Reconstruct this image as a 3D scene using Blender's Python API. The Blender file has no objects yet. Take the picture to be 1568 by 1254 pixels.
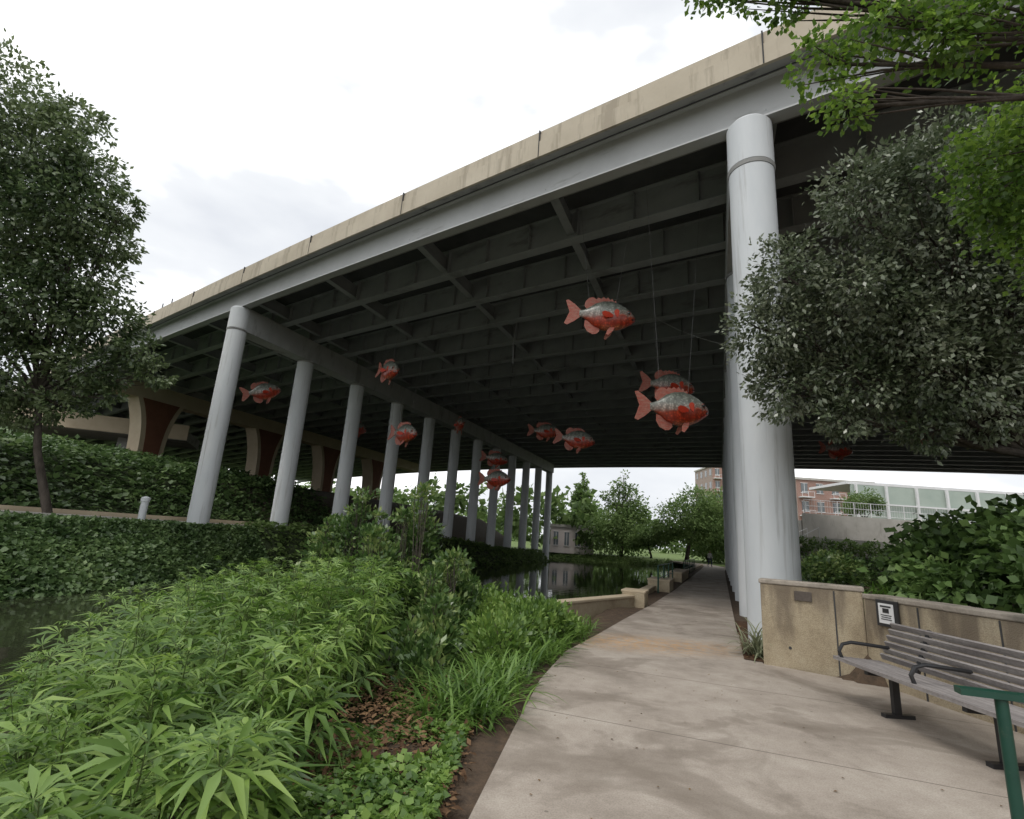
import bpy, math, random
import numpy as np
from mathutils import Vector, Matrix
random.seed(4); rng=np.random.default_rng(7)
sc=bpy.context.scene
sc.view_settings.view_transform='Standard'; sc.view_settings.look='None'; sc.view_settings.exposure=0
COL=sc.collection
rad=math.radians

# ------------------------------------------------------------------ helpers
def link(ob,parent=None):
    COL.objects.link(ob)
    if parent is not None: ob.parent=parent
    return ob
def empty(name,loc=(0,0,0),rot=(0,0,0)):
    e=bpy.data.objects.new(name,None); e.empty_display_size=.3; e.location=loc; e.rotation_euler=rot
    return link(e)
class MB:
    def __init__(s): s.v=[];s.f=[];s.m=[];s.uv=None
    def add(s,V,F,mi=0):
        o=len(s.v); s.v+= [tuple(p) for p in V]; s.f+=[tuple(i+o for i in q) for q in F]; s.m+=[mi]*len(F)
    def box(s,c,sx,sy,sz,mi=0,rz=0.,ax=None):
        if ax is None:
            ax=(Vector((math.cos(rz),math.sin(rz),0)),Vector((-math.sin(rz),math.cos(rz),0)),Vector((0,0,1)))
        c=Vector(c);V=[]
        for k in (-1,1):
            for a,b in ((-1,-1),(1,-1),(1,1),(-1,1)):
                V.append(c+ax[0]*(a*sx/2)+ax[1]*(b*sy/2)+ax[2]*(k*sz/2))
        s.add(V,[(3,2,1,0),(4,5,6,7),(0,1,5,4),(1,2,6,5),(2,3,7,6),(3,0,4,7)],mi)
    def beam(s,p,q,w,h,mi=0):
        p=Vector(p);q=Vector(q);d=(q-p);L=d.length;d.normalize()
        side=d.cross(Vector((0,0,1)))
        if side.length<1e-4: side=Vector((1,0,0))
        side.normalize();up=side.cross(d)
        s.box((p+q)/2,L,w,h,mi,ax=(d,side,up))
    def tube(s,pts,rs,seg=8,mi=0,cap=True):
        pts=[Vector(p) for p in pts];n=len(pts);V=[];F=[]
        if not hasattr(rs,'__len__'): rs=[rs]*n
        ref=None
        for i,p in enumerate(pts):
            d=(pts[min(i+1,n-1)]-pts[max(i-1,0)]).normalized()
            if ref is None:
                ref=Vector((1,0,0)) if abs(d.x)<.9 else Vector((0,1,0))
            a=(ref-d*ref.dot(d)).normalized();ref=a;b=d.cross(a)
            for k in range(seg):
                t=2*math.pi*k/seg
                V.append(p+(a*math.cos(t)+b*math.sin(t))*rs[i])
        for i in range(n-1):
            for k in range(seg):
                k2=(k+1)%seg
                F.append((i*seg+k,i*seg+k2,(i+1)*seg+k2,(i+1)*seg+k))
        if cap:
            F.append(tuple(range(seg))[::-1]);F.append(tuple((n-1)*seg+k for k in range(seg)))
        s.add(V,F,mi)
    def obj(s,name,mats,parent=None,smooth=False,bevel=0,loc=None,rot=None,auto=None):
        me=bpy.data.meshes.new(name);me.from_pydata(s.v,[],s.f)
        if not isinstance(mats,(list,tuple)): mats=[mats]
        for m in mats: me.materials.append(m)
        me.polygons.foreach_set('material_index',s.m)
        if smooth: me.polygons.foreach_set('use_smooth',[True]*len(s.f))
        me.update()
        import bmesh
        bm=bmesh.new();bm.from_mesh(me);bmesh.ops.recalc_face_normals(bm,faces=bm.faces);bm.to_mesh(me);bm.free()
        ob=bpy.data.objects.new(name,me);link(ob,parent)
        if loc: ob.location=loc
        if rot: ob.rotation_euler=rot
        if smooth and auto:
            me.set_sharp_from_angle(angle=auto)
        if bevel:
            b=ob.modifiers.new('b','BEVEL');b.width=bevel;b.segments=2;b.limit_method='ANGLE'
        return ob

def quadmesh(name,V,F,mat,parent=None,smooth=False):
    me=bpy.data.meshes.new(name)
    V=np.ascontiguousarray(V,dtype=np.float32).reshape(-1,3);F=np.ascontiguousarray(F,dtype=np.int32)
    k=F.shape[1];n=F.shape[0]
    me.vertices.add(len(V));me.vertices.foreach_set('co',V.ravel())
    me.loops.add(n*k);me.loops.foreach_set('vertex_index',F.ravel())
    me.polygons.add(n);me.polygons.foreach_set('loop_start',np.arange(0,n*k,k,dtype=np.int32))
    me.materials.append(mat)
    me.update(calc_edges=True);me.validate()
    if smooth: me.polygons.foreach_set('use_smooth',np.ones(len(me.polygons),dtype=bool))
    return link(bpy.data.objects.new(name,me),parent)
def nrm(a): return a/np.maximum(np.linalg.norm(a,axis=-1,keepdims=True),1e-9)
def basis(d,n):
    y=nrm(d);x=nrm(np.cross(y,n));z=np.cross(x,y)
    return np.stack([x,y,z],axis=-1)
def instance(TV,TF,pos,R,sc_):
    TV=np.asarray(TV,float);TF=np.asarray(TF,int)
    n=len(pos);V=np.einsum('nij,kj->nki',R,TV)*np.asarray(sc_).reshape(-1,1,1)+pos[:,None,:]
    F=(TF[None]+(np.arange(n)*len(TV))[:,None,None]).reshape(-1,TF.shape[1])
    return V.reshape(-1,3),F
def rvec(n): return nrm(rng.normal(size=(n,3)))
LEAF_V=[(0,0,0),(.26,.45,.06),(0,1,-.05),(-.26,.45,.06)]; LEAF_F=[(0,1,2,3)]
BROAD_V=[(0,0,0),(.4,.45,.05),(0,1,-.1),(-.4,.45,.05)]

# ------------------------------------------------------------------ materials
def nt(name):
    m=bpy.data.materials.new(name);m.use_nodes=True;t=m.node_tree;b=t.nodes['Principled BSDF'];return m,t,b
def N(t,ty,**k):
    n=t.nodes.new(ty)
    for a,v in k.items(): setattr(n,a,v)
    return n
def ramp(t,stops,interp='LINEAR'):
    r=N(t,'ShaderNodeValToRGB');r.color_ramp.interpolation=interp
    while len(r.color_ramp.elements)<len(stops): r.color_ramp.elements.new(.5)
    for e,(p,c) in zip(r.color_ramp.elements,stops): e.position=p;e.color=(*c,1) if len(c)==3 else c
    return r
def surf(name,c1,c2,scale=3,rough=.8,bump=.15,stretch=(1,1,1),fine=40,spec=.3,metal=0,stain=None,fa=.78):
    m,t,b=nt(name);L=t.links.new
    tc=N(t,'ShaderNodeTexCoord');mp=N(t,'ShaderNodeMapping');mp.inputs['Scale'].default_value=stretch;L(tc.outputs['Object'],mp.inputs[0])
    n1=N(t,'ShaderNodeTexNoise');n1.inputs['Scale'].default_value=scale;n1.inputs['Detail'].default_value=5;n1.inputs['Roughness'].default_value=.65;L(mp.outputs[0],n1.inputs[0])
    r=ramp(t,[(.3,c1),(.7,c2)]);L(n1.outputs[0],r.inputs[0]);out=r.outputs[0]
    if fa<.9 or bump>.03:
        n2=N(t,'ShaderNodeTexNoise');n2.inputs['Scale'].default_value=fine;n2.inputs['Detail'].default_value=3;L(tc.outputs['Object'],n2.inputs[0])
        r2=ramp(t,[(.3,(fa,fa,fa)),(.6,(1.03,1.03,1.03))]);L(n2.outputs[0],r2.inputs[0])
        mx=N(t,'ShaderNodeMix',data_type='RGBA',blend_type='MULTIPLY');mx.inputs[0].default_value=.8;L(out,mx.inputs[6]);L(r2.outputs[0],mx.inputs[7]);out=mx.outputs[2]
        if bump>.03:
            bp=N(t,'ShaderNodeBump');bp.inputs['Strength'].default_value=bump;bp.inputs['Distance'].default_value=.02;L(n2.outputs[0],bp.inputs['Height']);L(bp.outputs[0],b.inputs['Normal'])
    if stain:
        mp3=N(t,'ShaderNodeMapping');mp3.inputs['Scale'].default_value=stain[1];L(tc.outputs['Object'],mp3.inputs[0])
        n3=N(t,'ShaderNodeTexNoise');n3.inputs['Scale'].default_value=stain[2];n3.inputs['Detail'].default_value=5;n3.inputs['Roughness'].default_value=.7;L(mp3.outputs[0],n3.inputs[0])
        r3=ramp(t,[(stain[3],(0,0,0)),(stain[3]+.12,(1,1,1))]);L(n3.outputs[0],r3.inputs[0])
        ml=N(t,'ShaderNodeMath',operation='MULTIPLY');ml.inputs[1].default_value=stain[4];L(r3.outputs[0],ml.inputs[0])
        m3=N(t,'ShaderNodeMix',data_type='RGBA');L(ml.outputs[0],m3.inputs[0]);L(out,m3.inputs[6]);m3.inputs[7].default_value=(*stain[0],1);out=m3.outputs[2]
    L(out,b.inputs['Base Color']);b.inputs['Roughness'].default_value=rough;b.inputs['Specular IOR Level'].default_value=spec;b.inputs['Metallic'].default_value=metal
    return m
def leafmat(name,cols,rough=.45,trans=.3,spec=.4,nscale=.8):
    m,t,b=nt(name);L=t.links.new
    g=N(t,'ShaderNodeNewGeometry');tc=N(t,'ShaderNodeTexCoord')
    n=N(t,'ShaderNodeTexNoise');n.inputs['Scale'].default_value=nscale;n.inputs['Detail'].default_value=1;L(tc.outputs['Object'],n.inputs[0])
    a=N(t,'ShaderNodeMath',operation='MULTIPLY');a.inputs[1].default_value=.6;L(g.outputs['Random Per Island'],a.inputs[0])
    c=N(t,'ShaderNodeMath',operation='MULTIPLY_ADD');c.inputs[1].default_value=1.2;c.inputs[2].default_value=-.38;L(n.outputs[0],c.inputs[0])
    d=N(t,'ShaderNodeMath',operation='ADD');L(a.outputs[0],d.inputs[0]);L(c.outputs[0],d.inputs[1])
    k=len(cols);r=ramp(t,[(.05+.9*i/(k-1),cc) for i,cc in enumerate(cols)]);L(d.outputs[0],r.inputs[0])
    L(r.outputs[0],b.inputs['Base Color']);b.inputs['Roughness'].default_value=rough;b.inputs['Specular IOR Level'].default_value=spec
    tr=N(t,'ShaderNodeBsdfTranslucent');hs=N(t,'ShaderNodeHueSaturation');hs.inputs['Value'].default_value=1.5;hs.inputs['Saturation'].default_value=1.05;L(r.outputs[0],hs.inputs['Color']);L(hs.outputs[0],tr.inputs[0])
    ms=N(t,'ShaderNodeMixShader');ms.inputs[0].default_value=trans;L(b.outputs[0],ms.inputs[1]);L(tr.outputs[0],ms.inputs[2])
    L(ms.outputs[0],t.nodes['Material Output'].inputs[0])
    return m

M_col=surf('painted_concrete',(.58,.61,.63),(.69,.71,.72),1.2,.7,.0,(1,1,.25),60,stain=((.34,.34,.32),(2.2,2.2,.12),2.0,.56,.55),fa=.94)
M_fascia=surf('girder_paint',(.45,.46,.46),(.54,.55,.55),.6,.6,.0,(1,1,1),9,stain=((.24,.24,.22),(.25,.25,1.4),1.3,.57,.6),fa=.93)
M_girder=surf('girder_paint_shaded',(.29,.31,.315),(.38,.40,.405),.8,.6,.0,(1,1,1),8,stain=((.15,.15,.145),(.3,.3,1.2),1.5,.56,.6),fa=.9)  # same steel as the fascia; under-deck shade darkened into the colour
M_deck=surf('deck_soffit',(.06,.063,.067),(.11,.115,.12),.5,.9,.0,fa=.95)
M_slab=surf('slab_concrete',(.32,.32,.31),(.40,.40,.39),.8,.85,.0,stain=((.13,.13,.125),(.6,.6,1),1.6,.52,.65),fa=.9)
M_barrier=surf('barrier_concrete',(.46,.405,.315),(.56,.50,.40),.7,.85,.0,(1,1,1),22,stain=((.29,.25,.19),(1.6,1.6,.15),1.8,.51,.6),fa=.9)
M_cap=surf('cap_concrete',(.38,.39,.39),(.46,.47,.47),.9,.8,.0,stain=((.20,.20,.19),(1,1,.3),1.4,.54,.55),fa=.92)
M_joint=surf('dark_joint',(.05,.05,.05),(.07,.07,.07),bump=0,fa=.95)
M_tan=surf('pier_tan',(.45,.37,.26),(.53,.45,.33),1,.8,.0,fa=.9)
M_rust=surf('pier_rust',(.15,.065,.04),(.20,.09,.055),1,.8,.0,fa=.9)
M_metalblack=surf('black_metal',(.015,.015,.016),(.025,.025,.027),5,.45,.02,spec=.5,fa=.95)
M_green=surf('green_paint',(.008,.048,.032),(.013,.066,.044),4,.4,.0,spec=.5,stain=((.07,.09,.06),(1,1,1),9,.60,.5),fa=.95)
M_bark=surf('bark',(.045,.037,.03),(.11,.093,.078),6,.95,.6,(1,1,.3),30)
M_stem=surf('green_stem',(.07,.10,.03),(.10,.14,.04),6,.7,0,fa=.95)
M_mulch=surf('mulch',(.05,.028,.016),(.15,.08,.045),14,.95,.9,(1,1,1),60)
M_wood=surf('weathered_slat',(.19,.17,.165),(.36,.335,.32),2.5,.75,.2,(8,.5,8),30)
M_white=surf('white_plastic',(.7,.7,.7),(.78,.78,.78),2,.5,0,fa=.95)
M_dark=surf('dark_panel',(.03,.03,.032),(.05,.05,.052),2,.4,0,fa=.95)
M_bronze=surf('bronze_plate',(.08,.065,.055),(.12,.10,.085),5,.5,.05)
M_glass=surf('window_glass',(.06,.08,.09),(.12,.14,.15),.4,.12,0,spec=.8,fa=.95)
M_stucco=surf('pale_stucco',(.66,.58,.56),(.74,.68,.65),.6,.85,.0,fa=.93)
M_greycon=surf('retaining_concrete',(.42,.40,.36),(.54,.52,.48),.7,.85,.0,stain=((.25,.23,.2),(1,1,.3),1.2,.55,.5),fa=.9)

def wallmat():
    m,t,b=nt('aggregate_wall');L=t.links.new
    tc=N(t,'ShaderNodeTexCoord')
    n=N(t,'ShaderNodeTexNoise');n.inputs['Scale'].default_value=2.2;n.inputs['Detail'].default_value=6;n.inputs['Roughness'].default_value=.7;L(tc.outputs['Object'],n.inputs[0])
    r=ramp(t,[(.25,(.25,.195,.125)),(.5,(.42,.35,.24)),(.75,(.50,.43,.31))]);L(n.outputs[0],r.inputs[0])
    v=N(t,'ShaderNodeTexVoronoi');v.inputs['Scale'].default_value=70;L(tc.outputs['Object'],v.inputs[0])
    r2=ramp(t,[(.0,(1.08,1.06,1.03)),(.35,(.93,.93,.93)),(.7,(.7,.68,.66))]);L(v.outputs['Distance'],r2.inputs[0])
    mx=N(t,'ShaderNodeMix',data_type='RGBA',blend_type='MULTIPLY');mx.inputs[0].default_value=.7;L(r.outputs[0],mx.inputs[6]);L(r2.outputs[0],mx.inputs[7])
    se=N(t,'ShaderNodeSeparateXYZ');L(tc.outputs['Object'],se.inputs[0])
    mp=N(t,'ShaderNodeMapping');mp.inputs['Scale'].default_value=(3,3,.5);L(tc.outputs['Object'],mp.inputs[0])
    n3=N(t,'ShaderNodeTexNoise');n3.inputs['Scale'].default_value=1.5;n3.inputs['Detail'].default_value=5;L(mp.outputs[0],n3.inputs[0])
    a=N(t,'ShaderNodeMath',operation='MULTIPLY_ADD');a.inputs[1].default_value=.35;a.inputs[2].default_value=-.2;L(se.outputs['Z'],a.inputs[0])
    s=N(t,'ShaderNodeMath',operation='ADD');L(a.outputs[0],s.inputs[0]);L(n3.outputs[0],s.inputs[1])
    r3=ramp(t,[(.50,(0,0,0)),(.70,(.8,.8,.8))]);L(s.outputs[0],r3.inputs[0])
    m3=N(t,'ShaderNodeMix',data_type='RGBA');L(r3.outputs[0],m3.inputs[0]);L(mx.outputs[2],m3.inputs[6]);m3.inputs[7].default_value=(.14,.11,.08,1)
    L(m3.outputs[2],b.inputs['Base Color']);b.inputs['Roughness'].default_value=.9
    bp=N(t,'ShaderNodeBump');bp.inputs['Strength'].default_value=.4;bp.inputs['Distance'].default_value=.01;L(v.outputs['Distance'],bp.inputs['Height']);L(bp.outputs[0],b.inputs['Normal'])
    return m
M_wall=wallmat()
M_coping=surf('wall_coping',(.30,.26,.215),(.40,.355,.30),3,.85,.15,stain=((.12,.11,.09),(1,1,1),2.5,.50,.7))

def brickmat(name,c1,c2,mort):
    m,t,b=nt(name);L=t.links.new
    tc=N(t,'ShaderNodeTexCoord');mp=N(t,'ShaderNodeMapping');mp.inputs['Rotation'].default_value=(rad(90),0,0);L(tc.outputs['Object'],mp.inputs[0])
    br=N(t,'ShaderNodeTexBrick');br.inputs['Scale'].default_value=3;br.inputs['Color1'].default_value=(*c1,1);br.inputs['Color2'].default_value=(*c2,1);br.inputs['Mortar'].default_value=(*mort,1);br.inputs['Mortar Size'].default_value=.012
    L(mp.outputs[0],br.inputs[0]);L(br.outputs[0],b.inputs['Base Color']);b.inputs['Roughness'].default_value=.85
    return m
M_brick=brickmat('red_brick',(.28,.155,.12),(.34,.20,.16),(.38,.35,.32))

def pathmat():
    m,t,b=nt('path_concrete');L=t.links.new
    tc=N(t,'ShaderNodeTexCoord');uv=N(t,'ShaderNodeUVMap');uv.uv_map='uv'
    n=N(t,'ShaderNodeTexNoise');n.inputs['Scale'].default_value=1.1;n.inputs['Detail'].default_value=7;n.inputs['Roughness'].default_value=.74;L(tc.outputs['Object'],n.inputs[0])
    r=ramp(t,[(.28,(.23,.195,.16)),(.5,(.37,.32,.27)),(.72,(.47,.42,.36))]);L(n.outputs[0],r.inputs[0])
    f=N(t,'ShaderNodeTexNoise');f.inputs['Scale'].default_value=90;f.inputs['Detail'].default_value=3;L(tc.outputs['Object'],f.inputs[0])
    r2=ramp(t,[(.3,(.7,.7,.7)),(.6,(1.08,1.08,1.08))]);L(f.outputs[0],r2.inputs[0])
    mx=N(t,'ShaderNodeMix',data_type='RGBA',blend_type='MULTIPLY');mx.inputs[0].default_value=.7;L(r.outputs[0],mx.inputs[6]);L(r2.outputs[0],mx.inputs[7])
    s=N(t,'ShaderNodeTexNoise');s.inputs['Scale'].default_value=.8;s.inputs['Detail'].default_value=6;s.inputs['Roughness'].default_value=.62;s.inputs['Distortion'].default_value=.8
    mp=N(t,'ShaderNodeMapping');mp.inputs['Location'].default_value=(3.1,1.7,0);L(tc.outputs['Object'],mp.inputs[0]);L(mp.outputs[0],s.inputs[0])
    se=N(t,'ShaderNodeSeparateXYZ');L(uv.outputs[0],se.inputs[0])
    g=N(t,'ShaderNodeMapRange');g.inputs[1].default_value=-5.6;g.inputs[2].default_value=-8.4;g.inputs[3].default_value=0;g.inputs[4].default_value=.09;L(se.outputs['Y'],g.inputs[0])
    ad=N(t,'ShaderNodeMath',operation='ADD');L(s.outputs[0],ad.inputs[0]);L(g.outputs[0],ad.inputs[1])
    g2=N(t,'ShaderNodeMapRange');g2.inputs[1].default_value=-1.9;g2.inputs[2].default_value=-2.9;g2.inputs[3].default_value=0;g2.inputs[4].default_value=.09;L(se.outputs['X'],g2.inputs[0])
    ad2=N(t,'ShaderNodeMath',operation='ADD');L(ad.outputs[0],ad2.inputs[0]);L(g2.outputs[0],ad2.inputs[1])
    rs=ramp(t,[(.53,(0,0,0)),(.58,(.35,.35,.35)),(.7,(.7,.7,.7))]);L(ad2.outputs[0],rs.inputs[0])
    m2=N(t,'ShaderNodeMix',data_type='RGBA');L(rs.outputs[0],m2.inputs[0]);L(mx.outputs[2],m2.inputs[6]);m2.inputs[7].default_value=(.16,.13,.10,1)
    s2=N(t,'ShaderNodeTexNoise');s2.inputs['Scale'].default_value=9;s2.inputs['Detail'].default_value=6;s2.inputs['Roughness'].default_value=.8;L(tc.outputs['Object'],s2.inputs[0])
    s2r=ramp(t,[(.42,(0,0,0)),(.58,(1,1,1))]);L(s2.outputs[0],s2r.inputs[0])
    vd=N(t,'ShaderNodeVectorMath',operation='DISTANCE');mpx=N(t,'ShaderNodeMapping');mpx.inputs['Scale'].default_value=(.75,1.6,1);L(tc.outputs['Object'],mpx.inputs[0]);L(mpx.outputs[0],vd.inputs[0]);vd.inputs[1].default_value=(2.45*.75,9.1*1.6,0)
    ms=N(t,'ShaderNodeMapRange');ms.inputs[1].default_value=.4;ms.inputs[2].default_value=1.6;ms.inputs[3].default_value=.75;ms.inputs[4].default_value=0;L(vd.outputs['Value'],ms.inputs[0])
    mm=N(t,'ShaderNodeMath',operation='MULTIPLY');L(ms.outputs[0],mm.inputs[0]);L(s2r.outputs[0],mm.inputs[1])
    m4=N(t,'ShaderNodeMix',data_type='RGBA');L(mm.outputs[0],m4.inputs[0]);L(m2.outputs[2],m4.inputs[6]);m4.inputs[7].default_value=(.50,.29,.12,1)
    def line(sock,period,off,w):
        a=N(t,'ShaderNodeMath',operation='MULTIPLY_ADD');a.inputs[1].default_value=1/period;a.inputs[2].default_value=off;L(sock,a.inputs[0])
        fr=N(t,'ShaderNodeMath',operation='FRACT');L(a.outputs[0],fr.inputs[0])
        sb=N(t,'ShaderNodeMath',operation='SUBTRACT');sb.inputs[1].default_value=.5;L(fr.outputs[0],sb.inputs[0])
        ab=N(t,'ShaderNodeMath',operation='ABSOLUTE');L(sb.outputs[0],ab.inputs[0])
        lt=N(t,'ShaderNodeMath',operation='LESS_THAN');lt.inputs[1].default_value=w/period;L(ab.outputs[0],lt.inputs[0]);return lt.outputs[0]
    l1=line(se.outputs['Y'],2.1,.33,.009)
    mj=N(t,'ShaderNodeMath',operation='MULTIPLY');mj.inputs[1].default_value=.65;L(l1,mj.inputs[0])
    m5=N(t,'ShaderNodeMix',data_type='RGBA');L(mj.outputs[0],m5.inputs[0]);L(m4.outputs[2],m5.inputs[6]);m5.inputs[7].default_value=(.10,.08,.065,1)
    vo=N(t,'ShaderNodeTexVoronoi');vo.inputs['Scale'].default_value=3.2;L(tc.outputs['Object'],vo.inputs[0])
    lt=N(t,'ShaderNodeMath',operation='LESS_THAN');lt.inputs[1].default_value=.045;L(vo.outputs['Distance'],lt.inputs[0])
    mk=N(t,'ShaderNodeMath',operation='MULTIPLY');mk.inputs[1].default_value=.55;L(lt.outputs[0],mk.inputs[0])
    m6=N(t,'ShaderNodeMix',data_type='RGBA');L(mk.outputs[0],m6.inputs[0]);L(m5.outputs[2],m6.inputs[6]);m6.inputs[7].default_value=(.08,.065,.05,1)
    L(m6.outputs[2],b.inputs['Base Color']);b.inputs['Roughness'].default_value=.85
    bp=N(t,'ShaderNodeBump');bp.inputs['Strength'].default_value=.25;bp.inputs['Distance'].default_value=.01;L(f.outputs[0],bp.inputs['Height'])
    L(bp.outputs[0],b.inputs['Normal'])
    return m
M_path=pathmat()

def groundmat():
    m,t,b=nt('ground_soil_and_turf');L=t.links.new
    a=N(t,'ShaderNodeAttribute');a.attribute_name='gcol';tc=N(t,'ShaderNodeTexCoord')
    n=N(t,'ShaderNodeTexNoise');n.inputs['Scale'].default_value=7;n.inputs['Detail'].default_value=6;n.inputs['Roughness'].default_value=.75;L(tc.outputs['Object'],n.inputs[0])
    r=ramp(t,[(.3,(.5,.5,.5)),(.7,(1.5,1.4,1.3))]);L(n.outputs[0],r.inputs[0])
    mx=N(t,'ShaderNodeMix',data_type='RGBA',blend_type='MULTIPLY');mx.inputs[0].default_value=1;L(a.outputs[0],mx.inputs[6]);L(r.outputs[0],mx.inputs[7])
    L(mx.outputs[2],b.inputs['Base Color']);b.inputs['Roughness'].default_value=.95
    bp=N(t,'ShaderNodeBump');bp.inputs['Strength'].default_value=.8;bp.inputs['Distance'].default_value=.05;L(n.outputs[0],bp.inputs['Height']);L(bp.outputs[0],b.inputs['Normal'])
    return m
M_ground=groundmat()
def watermat():
    m,t,b=nt('river_water');L=t.links.new
    b.inputs['Base Color'].default_value=(.028,.032,.018,1);b.inputs['Roughness'].default_value=.03;b.inputs['IOR'].default_value=1.4;b.inputs['Specular IOR Level'].default_value=.7
    tc=N(t,'ShaderNodeTexCoord');n=N(t,'ShaderNodeTexNoise');n.inputs['Scale'].default_value=1.6;n.inputs['Detail'].default_value=3;L(tc.outputs['Object'],n.inputs[0])
    bp=N(t,'ShaderNodeBump');bp.inputs['Strength'].default_value=.10;bp.inputs['Distance'].default_value=.04;L(n.outputs[0],bp.inputs['Height']);L(bp.outputs[0],b.inputs['Normal'])
    return m
M_water=watermat()

# ------------------------------------------------------------------ frames of reference
P0=np.array([4.95,9.9])
def XY(u,v): return (P0[0]+.927*u+.375*v, P0[1]-.375*u+.927*v)
def UV(x,y):
    dx=x-P0[0];dy=y-P0[1];return .927*dx-.375*dy,.375*dx+.927*dy
def sm(x): x=np.clip(x,0,1);return x*x*(3-2*x)
def H(u,v):
    u=np.asarray(u,float);v=np.asarray(v,float)
    lo=np.interp(u,[-6.8,-4.5,-3.0],[-1.4,-.45,0]);hi=np.interp(u,[-4.3,-3.5],[-1.4,0])
    s=sm((v+0.5)/3);near=lo*(1-s)+hi*s
    e=np.interp(v,[-3,8,54,60],[-17,-20.3,-20.3,-45])
    far=np.interp(u,[-60,-46,-38,-31,-26.4],[6.0,5.8,4.9,3.9,1.22])
    far=np.where(u>-26.4,1.22-1.1*sm((v-22)/28),far)
    wb=np.interp(v,[-1,9],[4.6,1.8])
    bank=np.clip((u-(e-wb))/wb,0,1);far=far*(1-bank)+(-1.4)*bank
    far=np.where((v>56),np.interp(u,[-80,-48,-45],[3,.8,-1.4]),far)
    end=np.interp(v,[70,75,110],[-1.4,.1,.6])
    h=np.maximum(np.maximum(near,far),end)
    ub=np.where(v>-2.3,.6,.87+(-2.3-v)*.52+.3)
    r=np.interp(u-ub,[0,.8,4,10,30,60],[0,.9,1.0,1.2,2.2,3.2])
    r=r+.8*sm((v-14)/16)*sm((u-3)/3)
    r=r*(1-sm((v-70)/20))+ 1.2*sm((v-70)/20)*sm((u+5)/20)
    return h+np.where(u>ub,r,0)
def HXY(x,y): return H(*UV(np.asarray(x,float),np.asarray(y,float)))

# ------------------------------------------------------------------ ground sheet
def geo(a,b,n): return np.sign(a)*np.geomspace(abs(a),abs(b),n)
us=np.concatenate([geo(-2500,-50,18)[:-1],np.arange(-50,-9,.7),np.arange(-9,6,.22),np.arange(6,40,1.),geo(40,2500,18)])
vs=np.concatenate([geo(-2500,-14,18)[:-1],np.arange(-14,8,.3),np.arange(8,115,1.1),geo(116,2500,18)])
U_,V_=np.meshgrid(us,vs);X_,Y_=XY(U_,V_);Zg=H(U_,V_)
bumps=.03*np.sin(X_*2.3+Y_)*np.sin(Y_*1.9)+.02*np.sin(X_*5.1)*np.cos(Y_*4.3)
onpath=((U_>-3.1)&(U_<.4))|((V_<-1.5)&(U_>-3.1)&(U_<6)&(Zg<.1))
Zg=np.where(onpath,Zg-.03,Zg+bumps)
nu,nv=len(us),len(vs)
idx=np.arange(nu*nv).reshape(nv,nu)
F=np.stack([idx[:-1,:-1],idx[:-1,1:],idx[1:,1:],idx[1:,:-1]],-1).reshape(-1,4)
g=quadmesh('ground',np.stack([X_,Y_,Zg],-1),F,M_ground,smooth=True)
soil=np.array([.085,.06,.04]);dg=np.array([.03,.048,.016]);lawn=np.array([.11,.17,.045]);dirt=np.array([.12,.105,.08])
c=np.broadcast_to(soil,(nv,nu,3)).copy()
def lay(mask,colr): c[mask]=colr
lay(U_<-8,dg);lay((U_<-26.4)&(V_>10),dirt*.8);lay((V_>62),lawn);lay((U_>5)&(V_>5),dirt);lay(V_>100,lawn)
lay(np.abs(U_)>70,lawn);lay((U_<-26)&(V_<14),dg)
ca=g.data.color_attributes.new('gcol','FLOAT_COLOR','POINT')
ca.data.foreach_set('color',np.concatenate([c.reshape(-1,3),np.ones((nu*nv,1))],1).astype(np.float32).ravel())

mb=MB();q=[XY(*p) for p in ((-70,-60),(-2.95,-60),(-2.95,-1),(-3.2,-1),(-3.2,80),(-70,80))]
mb.add([(a,b,-.8) for a,b in q],[(0,1,2,3,4,5)]);mb.obj('river_water',M_water)

def strip(name,L,R,z,mat,thick=.0):
    n=len(L);V=[];F=[];uvs=[]
    for (lu,lv),(ru,rv) in zip(L,R):
        for k in range(2):
            u,v=((lu,lv),(ru,rv))[k];x,y=XY(u,v);V.append((x,y,z));uvs.append((u,v))
    F=[(2*i,2*i+1,2*i+3,2*i+2) for i in range(n-1)]
    o=len(V);V+= [(a,b,z-.18) for a,b,_ in V[:o]];uvs+=uvs[:o]
    for i in range(n-1):
        F.append((2*i,2*i+2,2*i+2+o,2*i+o));F.append((2*i+1,2*i+1+o,2*i+3+o,2*i+3))
    me=bpy.data.meshes.new(name);me.from_pydata(V,[],F);me.materials.append(mat)
    uvl=me.uv_layers.new(name='uv')
    for lp in me.loops: uvl.data[lp.index].uv=uvs[lp.vertex_index]
    me.update();return link(bpy.data.objects.new(name,me))
Lp=[(-2.3,-26),(-2.15,-12),(-2.2,-8),(-2.5,-6.5),(-2.8,-4.9),(-2.98,-3.2),(-2.9,-1.2),(-2.85,1),(-2.7,5),(-2.6,12),(-2.6,40),(-2.7,55),(-5,66),(-9,76)]
Rp=[(12,-26),(5.9,-12),(4.0,-8),(3.1,-6.5),(2.3,-4.9),(1.2,-2.6),(-.35,-2.05),(-.62,1),(-.62,5),(-.62,12),(-.6,40),(-.4,55),(-2,68),(-7,79)]
path=strip('footpath',Lp,Rp,.012,M_path)
strip('opposite_bank_path',[(-26.0,v) for v in (-40,-10,5,22)],[(-23.6,v) for v in (-40,-10,5,22)],1.36,M_greycon)
mb=MB();a=XY(-26.2,-40);b=XY(-26.2,22);mb.beam((a[0],a[1],1.3),(b[0],b[1],1.3),.3,.5);mb.obj('bank_path_curb_wall',M_tan)

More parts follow.
